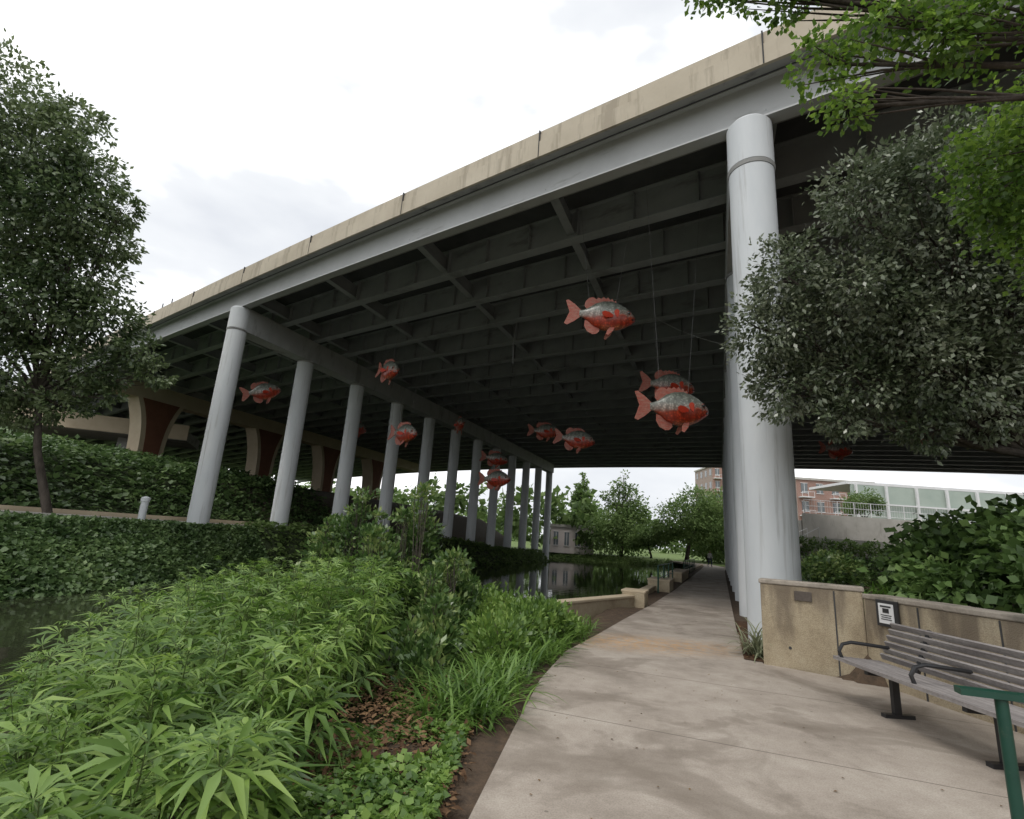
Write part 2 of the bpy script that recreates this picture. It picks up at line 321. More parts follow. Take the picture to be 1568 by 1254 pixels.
# ------------------------------------------------------------------ overpass
A2=np.array([-.787,.617]);N2=np.array([.617,.787])
def zb(t): return 10.95+.057*t-.0005*t*t
def DK(t,n,dz):
    p=P0+A2*t+N2*n;return (p[0],p[1],zb(t)+dz)
bridge=empty('highway_overpass')
ts=np.arange(-66,112,3.)
def loft(mb,prof,ts=ts,mi=0):
    k=len(prof);V=[DK(t,n,z) for t in ts for n,z in prof];F=[]
    for i in range(len(ts)-1):
        for j in range(k):
            j2=(j+1)%k;F.append((i*k+j,i*k+j2,(i+1)*k+j2,(i+1)*k+j))
    F.append(tuple(range(k)));F.append(tuple((len(ts)-1)*k+j for j in range(k))[::-1])
    mb.add(V,F,mi)
def iprof(n,d,fw=.2,ft=.045,wt=.012):
    return [(n-fw,0),(n+fw,0),(n+fw,ft),(n+wt,ft),(n+wt,d-.03),(n+fw*.8,d-.03),(n+fw*.8,d),(n-fw*.8,d),(n-fw*.8,d-.03),(n-wt,d-.03),(n-wt,ft),(n-fw,ft)]
GN=[2.4*i for i in range(24)]
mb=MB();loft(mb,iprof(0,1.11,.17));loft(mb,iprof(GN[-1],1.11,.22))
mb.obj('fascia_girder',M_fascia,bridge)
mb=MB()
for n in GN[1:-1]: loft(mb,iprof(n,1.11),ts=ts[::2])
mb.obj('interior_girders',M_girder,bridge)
mb=MB()
Bv=np.array([.375,.927])
for j,t0 in enumerate(np.arange(-60,100,5.95)):
    for i in range(len(GN)-1):
        n0=GN[i];n1=GN[i+1];ta=t0+n0*.288;tb=t0+n1*.288
        if ta>108 or ta<-64: continue
        p=Vector(DK(ta,n0+.02,.62));q=Vector(DK(tb,n1-.02,.62))
        mb.beam(p,q,.05,.62)
        mb.beam(p-Vector((0,0,.33)),q-Vector((0,0,.33)),.28,.04)
mb.obj('cross_frames',M_girder,bridge)
mb=MB()
ax=(Vector((*A2,0)),Vector((*N2,0)),Vector((0,0,1)))
for n in GN[1:9]:
    for t in np.arange(-12,40,1.98): mb.box(DK(t,n-.1,.56),.02,.15,1.0,0,ax=ax)
mb.obj('web_stiffeners',M_girder,bridge)
mb=MB();loft(mb,[(1.2+.09*math.cos(a),.95+.09*math.sin(a)) for a in np.linspace(0,2*math.pi,9)[:-1]]);loft(mb,[(6.0+.06*math.cos(a),.9+.06*math.sin(a)) for a in np.linspace(0,2*math.pi,9)[:-1]]);mb.obj('drain_pipes',M_slab,bridge)
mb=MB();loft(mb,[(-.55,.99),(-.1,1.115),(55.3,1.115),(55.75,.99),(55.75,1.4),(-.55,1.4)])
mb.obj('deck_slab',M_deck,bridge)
mb=MB();loft(mb,[(-.56,.975),(-.2,1.085),(-.2,1.112),(-.56,1.0)]);mb.obj('overhang_soffit',M_slab,bridge)
mb=MB();
for s_,o in ((1,0),(-1,55.2)):
    loft(mb,[(o+s_*a,b) for a,b in ((-.64,.93),(-.64,1.46),(-.60,1.50),(-.60,1.72),(-.575,1.73),(-.575,1.84),(-.32,1.84),(-.25,1.42),(-.565,1.42),(-.565,.93))])
mb.obj('parapet',M_barrier,bridge)
mb=MB()
for t in np.arange(-60,108,5.95):
    p=DK(t,-.62,1.38);mb.box(p,.03,.06,.88,0,ax=ax)
mb.obj('parapet_joints',M_joint,bridge)
mb=MB()
for t in (33.,34.5): mb.tube([DK(t,-.45,1.8),DK(t,-.45,2.25)],.03)
mb.obj('parapet_posts',M_metalblack,bridge)
# slack lighting cable slung between girders
mb=MB();A_=Vector(DK(6,9.6,-.02));B_=Vector(DK(-2,12,-.02));pts=[A_.lerp(B_,s)-Vector((0,0,4*s*(1-s)*1.4)) for s in np.linspace(0,1,12)];mb.tube(pts,.012,5)
A_=Vector(DK(12,7.2,-.02));pts=[A_,A_-Vector((.1,.1,1.2)),A_-Vector((.05,.2,2.2))];mb.tube(pts,.010,5);mb.obj('hanging_cables',M_fascia,bridge)

def bent(name,t0,ncol,r=.46,capd=1.22,sp=4.85,hid=0):
    e=empty(name);e.parent=bridge
    base=P0+A2*t0
    mbc=MB();caps=MB();ring=MB()
    for k in range(ncol):
        x,y=base+Bv*sp*k;zt=zb(t0+.277*sp*k)-capd;g0=float(HXY(x,y))-.4
        if k==0:
            ztop=zb(t0)-.02
            mbc.tube([(x,y,g0),(x,y,zt-.07),(x,y,zt-.05),(x,y,zt+.03),(x,y,zt+.05),(x,y,ztop-.08),(x,y,ztop)],[r,r,r-.03,r-.03,r+.015,r+.015,r-.05],40)
            ring.tube([(x,y,zt-.06),(x,y,zt+.02)],[r+.012,r+.03],40)
        else:
            mbc.tube([(x,y,g0),(x,y,zt+.02)],[r,r],32)
            ring.tube([(x,y,zt-.12),(x,y,zt-.03)],[r+.02,r+.02],32)
    n=16;prof=[(-.5,0),(.5,0),(.5,1),(-.5,1)];V=[];F=[]
    Ltot=sp*(ncol-1)+.6;pv=Vector((Bv[1],-Bv[0],0))
    for i in range(n+1):
        s=Ltot*i/n+.05;c0=base+Bv*s;zt=zb(t0+.277*s)
        for a,b in prof:
            V.append(Vector((c0[0],c0[1],0))+pv*a*.9+Vector((0,0,zt-.01-capd*(1-b))))
    for i in range(n):
        for j in range(4):
            j2=(j+1)%4;F.append((i*4+j,i*4+j2,i*4+4+j2,i*4+4+j))
    F.append((0,1,2,3));F.append((n*4+3,n*4+2,n*4+1,n*4))
    caps.add(V,F)
    mbc.obj('columns',M_col,e,smooth=True,auto=rad(30));ring.obj('column_collars',M_slab,e,smooth=True,auto=rad(30));caps.obj('bent_cap',M_cap,e)
bent('near_bent',0,12)
bent('river_bent',24.2,12)
bent('outer_bent',-26,10)

def flared_pier(mb,x,y,z0,z1,w0,w1,th):
    pts=[];nn=14
    for i in range(nn+1):
        s=i/nn;w=w0+(w1-w0)*(s**3.2);pts.append((w/2,z0+(z1-z0)*s))
    d=Vector((Bv[0],Bv[1],0));nvv=Vector((Bv[1],-Bv[0],0));c0=Vector((x,y,0))
    def prof(th0,inset,mi):
        L=[(-w+inset,z) for w,z in pts];R=[(w-inset,z) for w,z in pts]
        V=[];F=[];k=len(pts)
        for sgn in (-1,1):
            for a,z in L+R: V.append(c0+d*a+nvv*(sgn*th0/2)+Vector((0,0,z)))
        m=2*k
        for i in range(k-1):
            F+= [(i,i+1,k+i+1,k+i),(m+i,m+k+i,m+k+i+1,m+i+1),(i,m+i,m+i+1,i+1),(k+i,k+i+1,m+k+i+1,m+k+i)]
        F+=[(0,k,m+k,m),(k-1,m+k-1,m+2*k-1,2*k-1)]
        mb.add(V,F,mi)
    prof(th,0,0);prof(th+.06,.42,1)
be=empty('flared_pier_bent');be.parent=bridge
mb=MB();base=P0+A2*49
for k in (5.6,18,28,38):
    x,y=base+Bv*k;flared_pier(mb,x,y,float(HXY(x,y))-.5,zb(49+.277*k)-1.3,2.2,4.2,1.5)
mb.obj('flared_piers',[M_tan,M_rust],be)
mb=MB()
for i in range(10):
    s0=1+i*4.8;s1=s0+4.8;a=base+Bv*s0;b=base+Bv*s1
    mb.beam((a[0],a[1],zb(49+.277*s0)-.66),(b[0],b[1],zb(49+.277*s1)-.66),1.4,1.3)
mb.obj('flared_bent_cap',M_tan,be)
ramp_b=empty('frontage_ramp_bridge')
mb=MB();p=Vector((-95,32,9.3));q=Vector((-34,56,9.6));dd=(q-p).normalized();sd=Vector((dd.y,-dd.x,0))
mb.beam(p,q,7,1.0,0)
mb.beam(p+sd*3.62+Vector((0,0,.3)),q+sd*3.62+Vector((0,0,.3)),.22,1.5,1)
for s in (14,36,60):
    c0=p+dd*s
    mb.box((c0.x,c0.y,c0.z-4.5),2,1.4,8,0,rz=math.atan2(dd.y,dd.x));
mb.obj('ramp_structure',[M_slab,M_tan],ramp_b)

# ------------------------------------------------------------------ fish
def fishmat():
    m,t,b=nt('sunfish_skin');L=t.links.new
    tc=N(t,'ShaderNodeTexCoord');se=N(t,'ShaderNodeSeparateXYZ');L(tc.outputs['Object'],se.inputs[0])
    n=N(t,'ShaderNodeTexNoise');n.inputs['Scale'].default_value=3.5;n.inputs['Detail'].default_value=5;L(tc.outputs['Object'],n.inputs[0])
    a=N(t,'ShaderNodeMath',operation='MULTIPLY_ADD');a.inputs[1].default_value=.36;L(n.outputs[0],a.inputs[0]);L(se.outputs['Z'],a.inputs[2])
    x=N(t,'ShaderNodeMath',operation='MULTIPLY_ADD');x.inputs[1].default_value=-.14;L(se.outputs['X'],x.inputs[0]);L(a.outputs[0],x.inputs[2])
    mr=N(t,'ShaderNodeMapRange');mr.inputs[1].default_value=-.3;mr.inputs[2].default_value=.66;L(x.outputs[0],mr.inputs[0])
    r=ramp(t,[(.0,(.56,.16,.07)),(.12,(.60,.055,.02)),(.37,(.54,.075,.03)),(.46,(.46,.34,.28)),(.64,(.36,.38,.33)),(.86,(.14,.16,.13))]);L(mr.outputs[0],r.inputs[0])
    v=N(t,'ShaderNodeTexVoronoi');v.inputs['Scale'].default_value=15;L(tc.outputs['Object'],v.inputs[0])
    rv=ramp(t,[(.1,(1.15,1.15,1.15)),(.55,(.3,.3,.3))]);L(v.outputs['Distance'],rv.inputs[0])
    mx=N(t,'ShaderNodeMix',data_type='RGBA',blend_type='MULTIPLY');mx.inputs[0].default_value=.7;L(r.outputs[0],mx.inputs[6]);L(rv.outputs[0],mx.inputs[7])
    wv=N(t,'ShaderNodeTexWave');wv.inputs['Scale'].default_value=1.6;wv.inputs['Distortion'].default_value=3;wv.inputs['Detail'].default_value=2;L(tc.outputs['Object'],wv.inputs[0])
    rw_=ramp(t,[(.3,(.5,.52,.5)),(.6,(1,1,1))]);L(wv.outputs[0],rw_.inputs[0])
    m2=N(t,'ShaderNodeMix',data_type='RGBA',blend_type='MULTIPLY');m2.inputs[0].default_value=.45;L(mx.outputs[2],m2.inputs[6]);L(rw_.outputs[0],m2.inputs[7])
    L(m2.outputs[2],b.inputs['Base Color']);b.inputs['Roughness'].default_value=.3;b.inputs['Specular IOR Level'].default_value=.6
    return m
M_fish=fishmat()
M_fin=surf('sunfish_fin',(.36,.05,.03),(.38,.22,.17),5,.5,.0,(1,1,6),20)
M_gill=surf('sunfish_gill_red',(.50,.04,.02),(.55,.07,.03),4,.4,0)
M_eye=surf('fish_eye',(.01,.01,.01),(.02,.02,.02),4,.15,0,spec=.8,fa=.95)
M_wire=surf('steel_wire',(.12,.12,.12),(.16,.16,.16),4,.5,0,fa=.95)
def fish_mesh():
    mb=MB()
    xs=[-.64,-.52,-.38,-.18,.05,.28,.5,.70,.86,.97,1.02]
    tp=[.10,.125,.20,.36,.45,.47,.42,.32,.20,.09,.01]
    bt=[-.10,-.125,-.22,-.38,-.46,-.47,-.43,-.34,-.24,-.15,-.10]
    th=[.035,.055,.10,.16,.21,.235,.235,.20,.15,.085,.03]
    K=20;V=[];F=[]
    for x,a,b,w in zip(xs,tp,bt,th):
        for k in range(K):
            an=2*math.pi*k/K;cz=(a+b)/2;hz=(a-b)/2
            V.append((x,w*math.copysign(abs(math.cos(an))**.9,math.cos(an)),cz+hz*math.sin(an)))
    for i in range(len(xs)-1):
        for k in range(K):
            k2=(k+1)%K;F.append((i*K+k,i*K+k2,(i+1)*K+k2,(i+1)*K+k))
    F.append(tuple(range(K)));F.append(tuple((len(xs)-1)*K+k for k in range(K)))
    mb.add(V,F,0)
    def fin(poly,y0=0,tilt=0,th=.022,mi=1,piv=0):
        n=len(poly);V=[]
        for s in (-1,1):
            for x,z in poly: V.append((x,y0+tilt*abs(z-piv)+s*th/2,z))
        mb.add(V,[tuple(range(n)),tuple(range(n,2*n))[::-1]]+[(i,(i+1)%n,(i+1)%n+n,i+n) for i in range(n)],mi)
    fin([(-.58,.09),(-.78,.27),(-.98,.40),(-1.06,.38),(-1.0,.2),(-.93,.02),(-1.0,-.18),(-1.07,-.36),(-.98,-.40),(-.78,-.27),(-.58,-.09)])
    dz=[(.45,.43),(.42,.52),(.36,.48),(.31,.57),(.25,.52),(.19,.60),(.12,.54),(.05,.60),(-.02,.53),(-.1,.57),(-.16,.50),(-.26,.56),(-.38,.52),(-.48,.40),(-.50,.25),(-.42,.16),(-.2,.3),(.05,.40)]
    fin(dz)
    fin([(-.02,-.43),(-.02,-.52),(-.1,-.60),(-.22,-.62),(-.38,-.54),(-.47,-.38),(-.46,-.2),(-.3,-.24)])
    for s in (-1,1):
        fin([(.42,-.36),(.36,-.52),(.22,-.68),(.16,-.65),(.2,-.5),(.28,-.38)],s*.1,s*.35,piv=-.4)
        poly=[(.34,-.06),(.22,.0),(.06,.01),(-.02,-.05),(.0,-.13),(.12,-.18),(.32,-.13)]
        n=len(poly);V=[]
        for q in (0,.02):
            for x,z in poly: V.append((x,s*(.225+.32*(.36-x)+q),z))
        mb.add(V,[tuple(range(n)),tuple(range(n,2*n))[::-1]]+[(i,(i+1)%n,(i+1)%n+n,i+n) for i in range(n)],2)
        poly=[(.50,.10),(.44,.15),(.38,.12),(.35,.05),(.37,-.01),(.42,-.08),(.47,-.12),(.50,-.03)]
        n=len(poly);V=[]
        for q in (0,.02):
            for x,z in poly: V.append((x,s*(.225+q),z))
        mb.add(V,[tuple(range(n)),tuple(range(n,2*n))[::-1]]+[(i,(i+1)%n,(i+1)%n+n,i+n) for i in range(n)],2)
        for rr,off,mi in ((.065,.0,1),(.045,.03,3)):
            mb.tube([(.80,s*(.155+off-.03),.09),(.80,s*(.165+off),.09),(.80,s*(.175+off),.09)],[rr,rr*.95,rr*.45],14,mi)
    mb.tube([(.90,-.13,-.10),(1.0,-.05,-.06),(1.025,0,-.05),(1.0,.05,-.06),(.90,.13,-.10)],.018,6,3)
    return mb
fm=fish_mesh()
FISH=[((2.44,14.32,8.12),0,.04,1.),((4.29,13.51,5.2),8,-.02,1.),((5.58,18.13,7.31),5,.05,1.),((-6.08,23.9,8.98),-48,.22,1.),((-13.95,28.13,8.57),35,-.35,1.),
((-5.34,25.6,6.31),-38,.1,1.),((-.75,30.08,4.84),-25,0,1.),((-1.04,37.75,7.16),10,.1,1.),((3.21,25.53,6.57),-10,.12,1.),((2.1,32.3,8.3),0,0,1.),((-11.24,37.37,8.68),60,0,1.),
((19.96,31.32,8.16),0,.05,1.),((-3.57,35.24,8.97),-70,.1,1.),((20.37,25.16,8.06),20,0,1.)]
fmesh=None
for i,(p,yaw,pit,s) in enumerate(FISH):
    e=empty('sunfish_sculpture',p)
    if fmesh is None:
        ob=fm.obj('sunfish_body',[M_fish,M_fin,M_gill,M_eye],e,smooth=True,auto=rad(50));fmesh=ob.data
    else: ob=link(bpy.data.objects.new('sunfish_body',fmesh),e)
    ob.rotation_euler=(rng.normal()*.06,pit,rad(yaw))
    mb=MB();th=rad(yaw)
    t_=(p[0]-P0[0])*A2[0]+(p[1]-P0[1])*A2[1];zt=zb(t_)+1.1-p[2]
    for xx in (.45,-.35):
        a=Vector((math.cos(th)*xx,math.sin(th)*xx,.42))
        mb.tube([a,(a.x*(2.2),a.y*2.2,zt)],.004,5)
    mb.obj('suspension_wires',M_wire,e)

# ------------------------------------------------------------------ planter walls, bench, signs, rails
pw=empty('planter_wall')
def wallseg(mb,p,q,z0,z1,w,mi=0):
    mb.beam((p[0],p[1],(z0+z1)/2),(q[0],q[1],(z0+z1)/2),w,z1-z0,mi)
off=.17
mb=MB();mc=MB()
d1=Vector((1.06,-.63,0)).normalized();n1=Vector((-d1.y,d1.x,0))
a=Vector((3.84,8.08,0))+n1*off;b=Vector((4.93,7.43,0))+n1*off
wallseg(mb,a,b,-.2,1.12,.34);wallseg(mc,a-d1*.02,b+d1*.02,1.12,1.185,.37)
pts=[Vector((4.92,7.42,0)),Vector((5.02,6.2,0)),Vector((5.17,5.0,0)),Vector((5.5,2.5,0)),Vector((6.2,-.5,0)),Vector((7.6,-4,0))]
for i in range(len(pts)-1):
    p,q=pts[i],pts[i+1];d=(q-p).normalized();n=Vector((-d.y,d.x,0));zz=1.04-.004*i
    wallseg(mb,p+n*off,q+n*off+d*.012,-.2,zz,.34-.003*i);wallseg(mc,p+n*off,q+n*off+d*.01,zz,zz+.065,.37-.003*i)
mb.obj('wall_body',M_wall,pw,bevel=.012);mc.obj('coping',M_coping,pw,bevel=.015)
mj=MB()
fc=lambda s,z:Vector((3.84,8.08,z))+d1*s-n1*.002
for s in (.93,):
    c0=fc(s,.5);mj.box(c0,.018,.012,1.2,0,ax=(d1,n1,Vector((0,0,1))))
c0=fc(.35,.28);mj.tube([c0+n1*.02,c0-n1*.006],.02,10)
for y in (6.55,5.6,4.6):
    x=4.92+(7.42-y)*.09;mj.box((x-.003 if y>6.2 else x+.02,y,.5),.03,.016,1.05,0)
mj.obj('wall_joints',M_joint,pw)
mb=MB();c0=fc(.55,.99)-n1*.012;mb.box(c0,.22,.02,.13,0,ax=(d1,n1,Vector((0,0,1))));
mb.obj('wall_plaque',M_bronze,pw,bevel=.004)
sg=empty('information_sign');dw=Vector((.1,-1.22,0)).normalized();nw=Vector((-1,-.082,0)).normalized()
c0=Vector((4.955,6.98,.90))+nw*.03
mb=MB();mb.box(c0,.34,.035,.32,0,ax=(dw,nw,Vector((0,0,1))));mb.obj('sign_frame',M_dark,sg,bevel=.006)
mb=MB();mb.box(c0+nw*.02,.24,.006,.24,0,ax=(dw,nw,Vector((0,0,1))));mb.obj('sign_face',M_white,sg)
mb=MB()
for k,(w,z,h) in enumerate(((.17,.085,.02),(.10,.035,.055),(.17,-.02,.010),(.15,-.045,.010),(.17,-.07,.010))):
    mb.box(c0+nw*.0245+Vector((0,0,z)),w,.004,h,0,ax=(dw,nw,Vector((0,0,1))))
mb.obj('sign_lettering',M_dark,sg)

be=empty('park_bench')
def bx(y): return 3.80+.018*(y-4.9)**2-.03
YS=np.linspace(6.35,2.9,12)
mb=MB()
def slat(dx,z,w,h,tilt=0):
    for i in range(len(YS)-1):
        p=Vector((bx(YS[i])+dx,YS[i],z));q=Vector((bx(YS[i+1])+dx,YS[i+1],z));d=(q-p).normalized();s=Vector((0,0,1)).cross(d);s=s*math.cos(tilt)+Vector((0,0,1))*math.sin(tilt)
        up=d.cross(s);mb.box((p+q)/2,(q-p).length+.002,w,h,0,ax=(d,s,up))
for k in range(7): slat(.035+.075*k,.455-.004*k,.066,.034)
for k in range(6): slat(.56+.030*k,.50+.066*k,.058,.028,tilt=rad(-66))
mb.obj('slats',M_wood,be)
mb=MB()
for y in (5.8,4.6,3.4):
    x=bx(y)
    mb.beam((x+.02,y,.415),(x+.52,y,.39),.05,.035);mb.beam((x+.52,y,.38),(x+.74,y,.86),.05,.035)
    mb.beam((x+.30,y,.40),(x+.30,y,.012),.07,.05);mb.beam((x+.16,y,.03),(x+.46,y,.03),.07,.035)
for y in (6.25,5.15,4.0):
    x=bx(y)
    arm=[(x+.05,y,.45),(x+.02,y,.54),(x+.06,y,.61),(x+.16,y,.635),(x+.36,y,.62),(x+.58,y,.60)]
    mb.tube(arm,.019,8)
mb.obj('iron_frame',M_metalblack,be,smooth=True,auto=rad(40))

gr=empty('green_handrail');mb=MB()
p=Vector((2.39,2.93,.90));q=Vector((3.95,2.42,.90));d=(q-p).normalized()
mb.beam(p,q,.075,.032)
for s in (.18,1.45):
    c0=p+d*s;mb.tube([(c0.x,c0.y,.88),(c0.x,c0.y,.0)],.028,14);mb.tube([(c0.x,c0.y,.03),(c0.x,c0.y,.013)],.06,14)
mb.obj('rail_and_posts',M_green,gr,smooth=True,auto=rad(35))

cb=empty('river_planter_curb')
mb=MB();mc=MB()
def seg(u0,v0,u1,v1,z0,z1,w):
    a=XY(u0,v0);b=XY(u1,v1);mb.beam((a[0],a[1],(z0+z1)/2),(b[0],b[1],(z0+z1)/2),w,z1-z0);mc.beam((a[0],a[1],z1+.03),(b[0],b[1],z1+.03),w+.05,.06)
seg(-4.35,.2,-3.2,4.0,-1.2,.22,.28)
seg(-3.1,4.0,-3.1,4.75,-1.2,.34,.6)
seg(-3.35,4.75,-3.35,10.4,-1.2,.12,.25)
seg(-3.1,10.4,-3.1,12.2,-1.2,.36,.8)
seg(-3.1,18,-3.1,24,-1.2,.40,.7)
seg(-3.3,24,-3.0,58,-1.2,.14,.25)
seg(-3.35,12.2,-3.3,18,-1.2,.12,.25)
mb.obj('curb_body',M_wall,cb,bevel=.015);mc.obj('curb_cap',M_tan,cb,bevel=.015)
gr2=empty('riverside_railing');mb=MB()
for a,b in ((9.3,16),(24,40)):
    vv=np.arange(a,b,2.1)
    for v in vv:
        x,y=XY(-3.0,v);mb.tube([(x,y,0),(x,y,.95)],.03,8)
    for z in (.95,.5):
        x,y=XY(-3.0,vv[0]);x2,y2=XY(-3.0,vv[-1]);mb.tube([(x,y,z),(x2,y2,z)],.02,8)
mb.obj('railing_bars',M_green,gr2)
mb=MB();a=XY(.95,3);b=XY(.95,58);mb.beam((a[0],a[1],.45),(b[0],b[1],.45),.3,1.3);mb.obj('path_side_wall',M_greycon)
mb=MB();poly=[XY(-.6,-1.95),XY(-.3,-2.0),XY(.9,-2.0),XY(.9,3),XY(-.6,3)]
mb.add([(a,b,.022) for a,b in poly],[(0,1,2,3,4)]);mb.obj('mulch_bed',M_mulch)
mb=MB();x,y=(-15.0,22.3);z=1.3;mb.tube([(x,y,z-.1),(x,y,z+.75),(x,y,z+.77),(x,y,z+.92),(x,y,z+.98)],[.14,.14,.17,.17,.06],14);mb.obj('path_bollard_light',M_col,smooth=True,auto=rad(35))

# ------------------------------------------------------------------ buildings beyond
def building(name,x0,x1,y0,y1,z0,z1,mat,floors,bays,balc=False):
    e=empty(name);mb=MB();mb.box(((x0+x1)/2,(y0+y1)/2,(z0+z1)/2),x1-x0,y1-y0,z1-z0,0);mb.obj('walls',mat,e)
    mw=MB();mf=MB();fh=(z1-z0)/floors;bw=(x1-x0)/bays
    for f in range(floors):
        for b in range(bays):
            cx=x0+bw*(b+.5);cz=z0+fh*(f+.55)
            mw.box((cx,y0-.01,cz),bw*.42,.1,fh*.5);mf.box((cx,y0-.04,cz-fh*.27),bw*.5,.16,.1)
            mf.box((cx,y0-.03,cz),.07,.13,fh*.5);mf.box((cx,y0-.03,cz+fh*.27),bw*.48,.13,.09)
            if balc and b%2==0:
                mf.box((cx,y0-.7,z0+fh*f+.1),bw*.8,1.4,.18)
                for k in (-1,0,1): mf.box((cx+k*bw*.39,y0-1.35,z0+fh*f+.6),.06,.06,1)
                mf.box((cx,y0-1.35,z0+fh*f+1.1),bw*.8,.07,.07)
        by=np.arange(y0+1.5,y1-1,3.5)
        for yy in by:
            for xx in (x0,x1): mw.box((xx,yy,z0+fh*(f+.55)),.1,1.4,fh*.5)
    mw.obj('windows',M_glass,e);mf.obj('window_trim',M_white,e)
    mr=MB();mr.box(((x0+x1)/2,(y0+y1)/2,z1+.2),x1-x0+.5,y1-y0+.5,.4);mr.obj('roof_parapet',M_greycon,e)
building('brick_apartment_building',56,71,101,116,2.5,16.5,M_brick,4,5,True)
building('brick_apartment_building',59,73,150,164,.5,26,M_brick,7,5,True)
building('white_stucco_building',7.6,14.6,87,93,.0,4.1,M_stucco,1,4)
rw=empty('retaining_wall')
mb=MB();mb.beam((34.5,61.2,4.2),(80,63,4.2),.5,5.0);mb.beam((34.6,61.5,3.4),(37,80,3.4),.4,5.0);
mb.beam((33.0,58.2,2.6),(44,58.6,2.6),.4,2.6)
mb.obj('wall_concrete',M_greycon,rw)
mb=MB()
for i in range(23):
    x=34.7+i*2.0;mb.tube([(x,61.2+.079*i,6.7),(x,61.2+.079*i,8.3)],.05,6)
for z in (6.9,7.6,8.3): mb.tube([(34.7,61.2,z),(79,63,z)],.035,6)
for i in range(140):
    x=34.7+i*.31;mb.tube([(x,61.2+.0122*i,6.9),(x,61.2+.0122*i,8.3)],.014,4,cap=False)
mb.obj('wall_railing',M_white,rw)
stp=empty('concrete_stairs');mb=MB()
for i in range(14):
    mb.box((30.0+.34*i,59.6,.8+.09*i),.36,2.4,1.6+.18*i)
mb.obj('steps',M_greycon,stp)
mb=MB();
for dy in (-1.15,1.15):
    mb.tube([(30,59.6+dy,2.6),(34.6,59.6+dy,5.0)],.04,6)
    for s in (0,.33,.66,1): mb.tube([(30+4.6*s,59.6+dy,1.5+2.4*s),(30+4.6*s,59.6+dy,2.6+2.4*s)],.035,6)
mb.obj('stair_rail',M_white,stp)
sh=empty('street_shelter_building')
mb=MB();mw=MB()
mb.box((70,75,12.0),48,9,.35,0)
for i in range(12):
    x=47+4.1*i;mb.box((x,70.2,8.3),.28,.28,7.1)
mb.box((70,70.2,9.3),47,.16,.2);mb.box((70,70.2,6.3),47,.16,.3)
M_panel=surf('pale_green_panel',(.34,.41,.36),(.44,.50,.44),.3,.4,0,fa=.95)
mw.box((70,70.6,8.6),47,.16,6.4)
mb.obj('frame_and_roof',M_white,sh);mw.obj('panels',M_panel,sh)
lp=empty('street_lamp');mb=MB();mb.tube([(48,95,2),(48,95,13.5)],[.12,.07],8);mb.tube([(48,95,13.3),(46.8,94.6,13.9),(45.6,94.2,13.9)],.05,6);mb.box((45.4,94.1,13.85),.9,.35,.18);mb.obj('pole_and_head',M_dark,lp)

# ------------------------------------------------------------------ pedestrian far along the path
def person(x,y,z,hd):
    e=empty('pedestrian',(x,y,z),(0,0,hd))
    J={'pel':(0,0,.95,.13),'che':(0,0,1.3,.15),'nk':(0,0,1.48,.06),'sl':(.19,0,1.42,.06),'sr':(-.19,0,1.42,.06),'el':(.25,.04,1.14,.045),'er':(-.25,-.03,1.14,.045),'hl':(.25,-.1,.9,.035),'hr':(-.26,.1,.9,.035),
       'hpl':(.1,0,.9,.09),'hpr':(-.1,0,.9,.09),'kl':(.11,-.1,.5,.065),'kr':(-.11,.1,.5,.065),'al':(.11,-.12,.08,.045),'ar':(-.11,.28,.1,.045),'tl':(.11,-.27,.04,.035),'tr':(-.11,.14,.04,.035),'hd':(0,-.01,1.64,.10),'ht':(0,0,1.72,.08)}
    ks=list(J);E=[('pel','che'),('che','nk'),('che','sl'),('che','sr'),('sl','el'),('sr','er'),('el','hl'),('er','hr'),('pel','hpl'),('pel','hpr'),('hpl','kl'),('hpr','kr'),('kl','al'),('kr','ar'),('al','tl'),('ar','tr'),('nk','hd'),('hd','ht')]
    me=bpy.data.meshes.new('body');me.from_pydata([J[k][:3] for k in ks],[(ks.index(a),ks.index(b)) for a,b in E],[])
    ob=link(bpy.data.objects.new('body',me),e);ob.modifiers.new('s','SKIN')
    for i,k in enumerate(ks):
        me.skin_vertices[0].data[i].radius=(J[k][3],J[k][3]);me.skin_vertices[0].data[i].use_root=(k=='pel')
    ob.modifiers.new('ss','SUBSURF').levels=1
    m,t,b=nt('clothes');L=t.links.new;tc=N(t,'ShaderNodeTexCoord');s=N(t,'ShaderNodeSeparateXYZ');L(tc.outputs['Object'],s.inputs[0])
    mr=N(t,'ShaderNodeMath',operation='DIVIDE');mr.inputs[1].default_value=1.8;L(s.outputs['Z'],mr.inputs[0])
    r=ramp(t,[(0,(.03,.03,.03)),(.06,(.04,.05,.1)),(.53,(.6,.6,.58)),(.83,(.4,.24,.17)),(.93,(.04,.025,.02))],'CONSTANT');L(mr.outputs[0],r.inputs[0]);L(r.outputs[0],b.inputs['Base Color']);b.inputs['Roughness'].default_value=.8
    me.materials.append(m)
x,y=XY(-2.0,53);person(x,y,.012,rad(10))

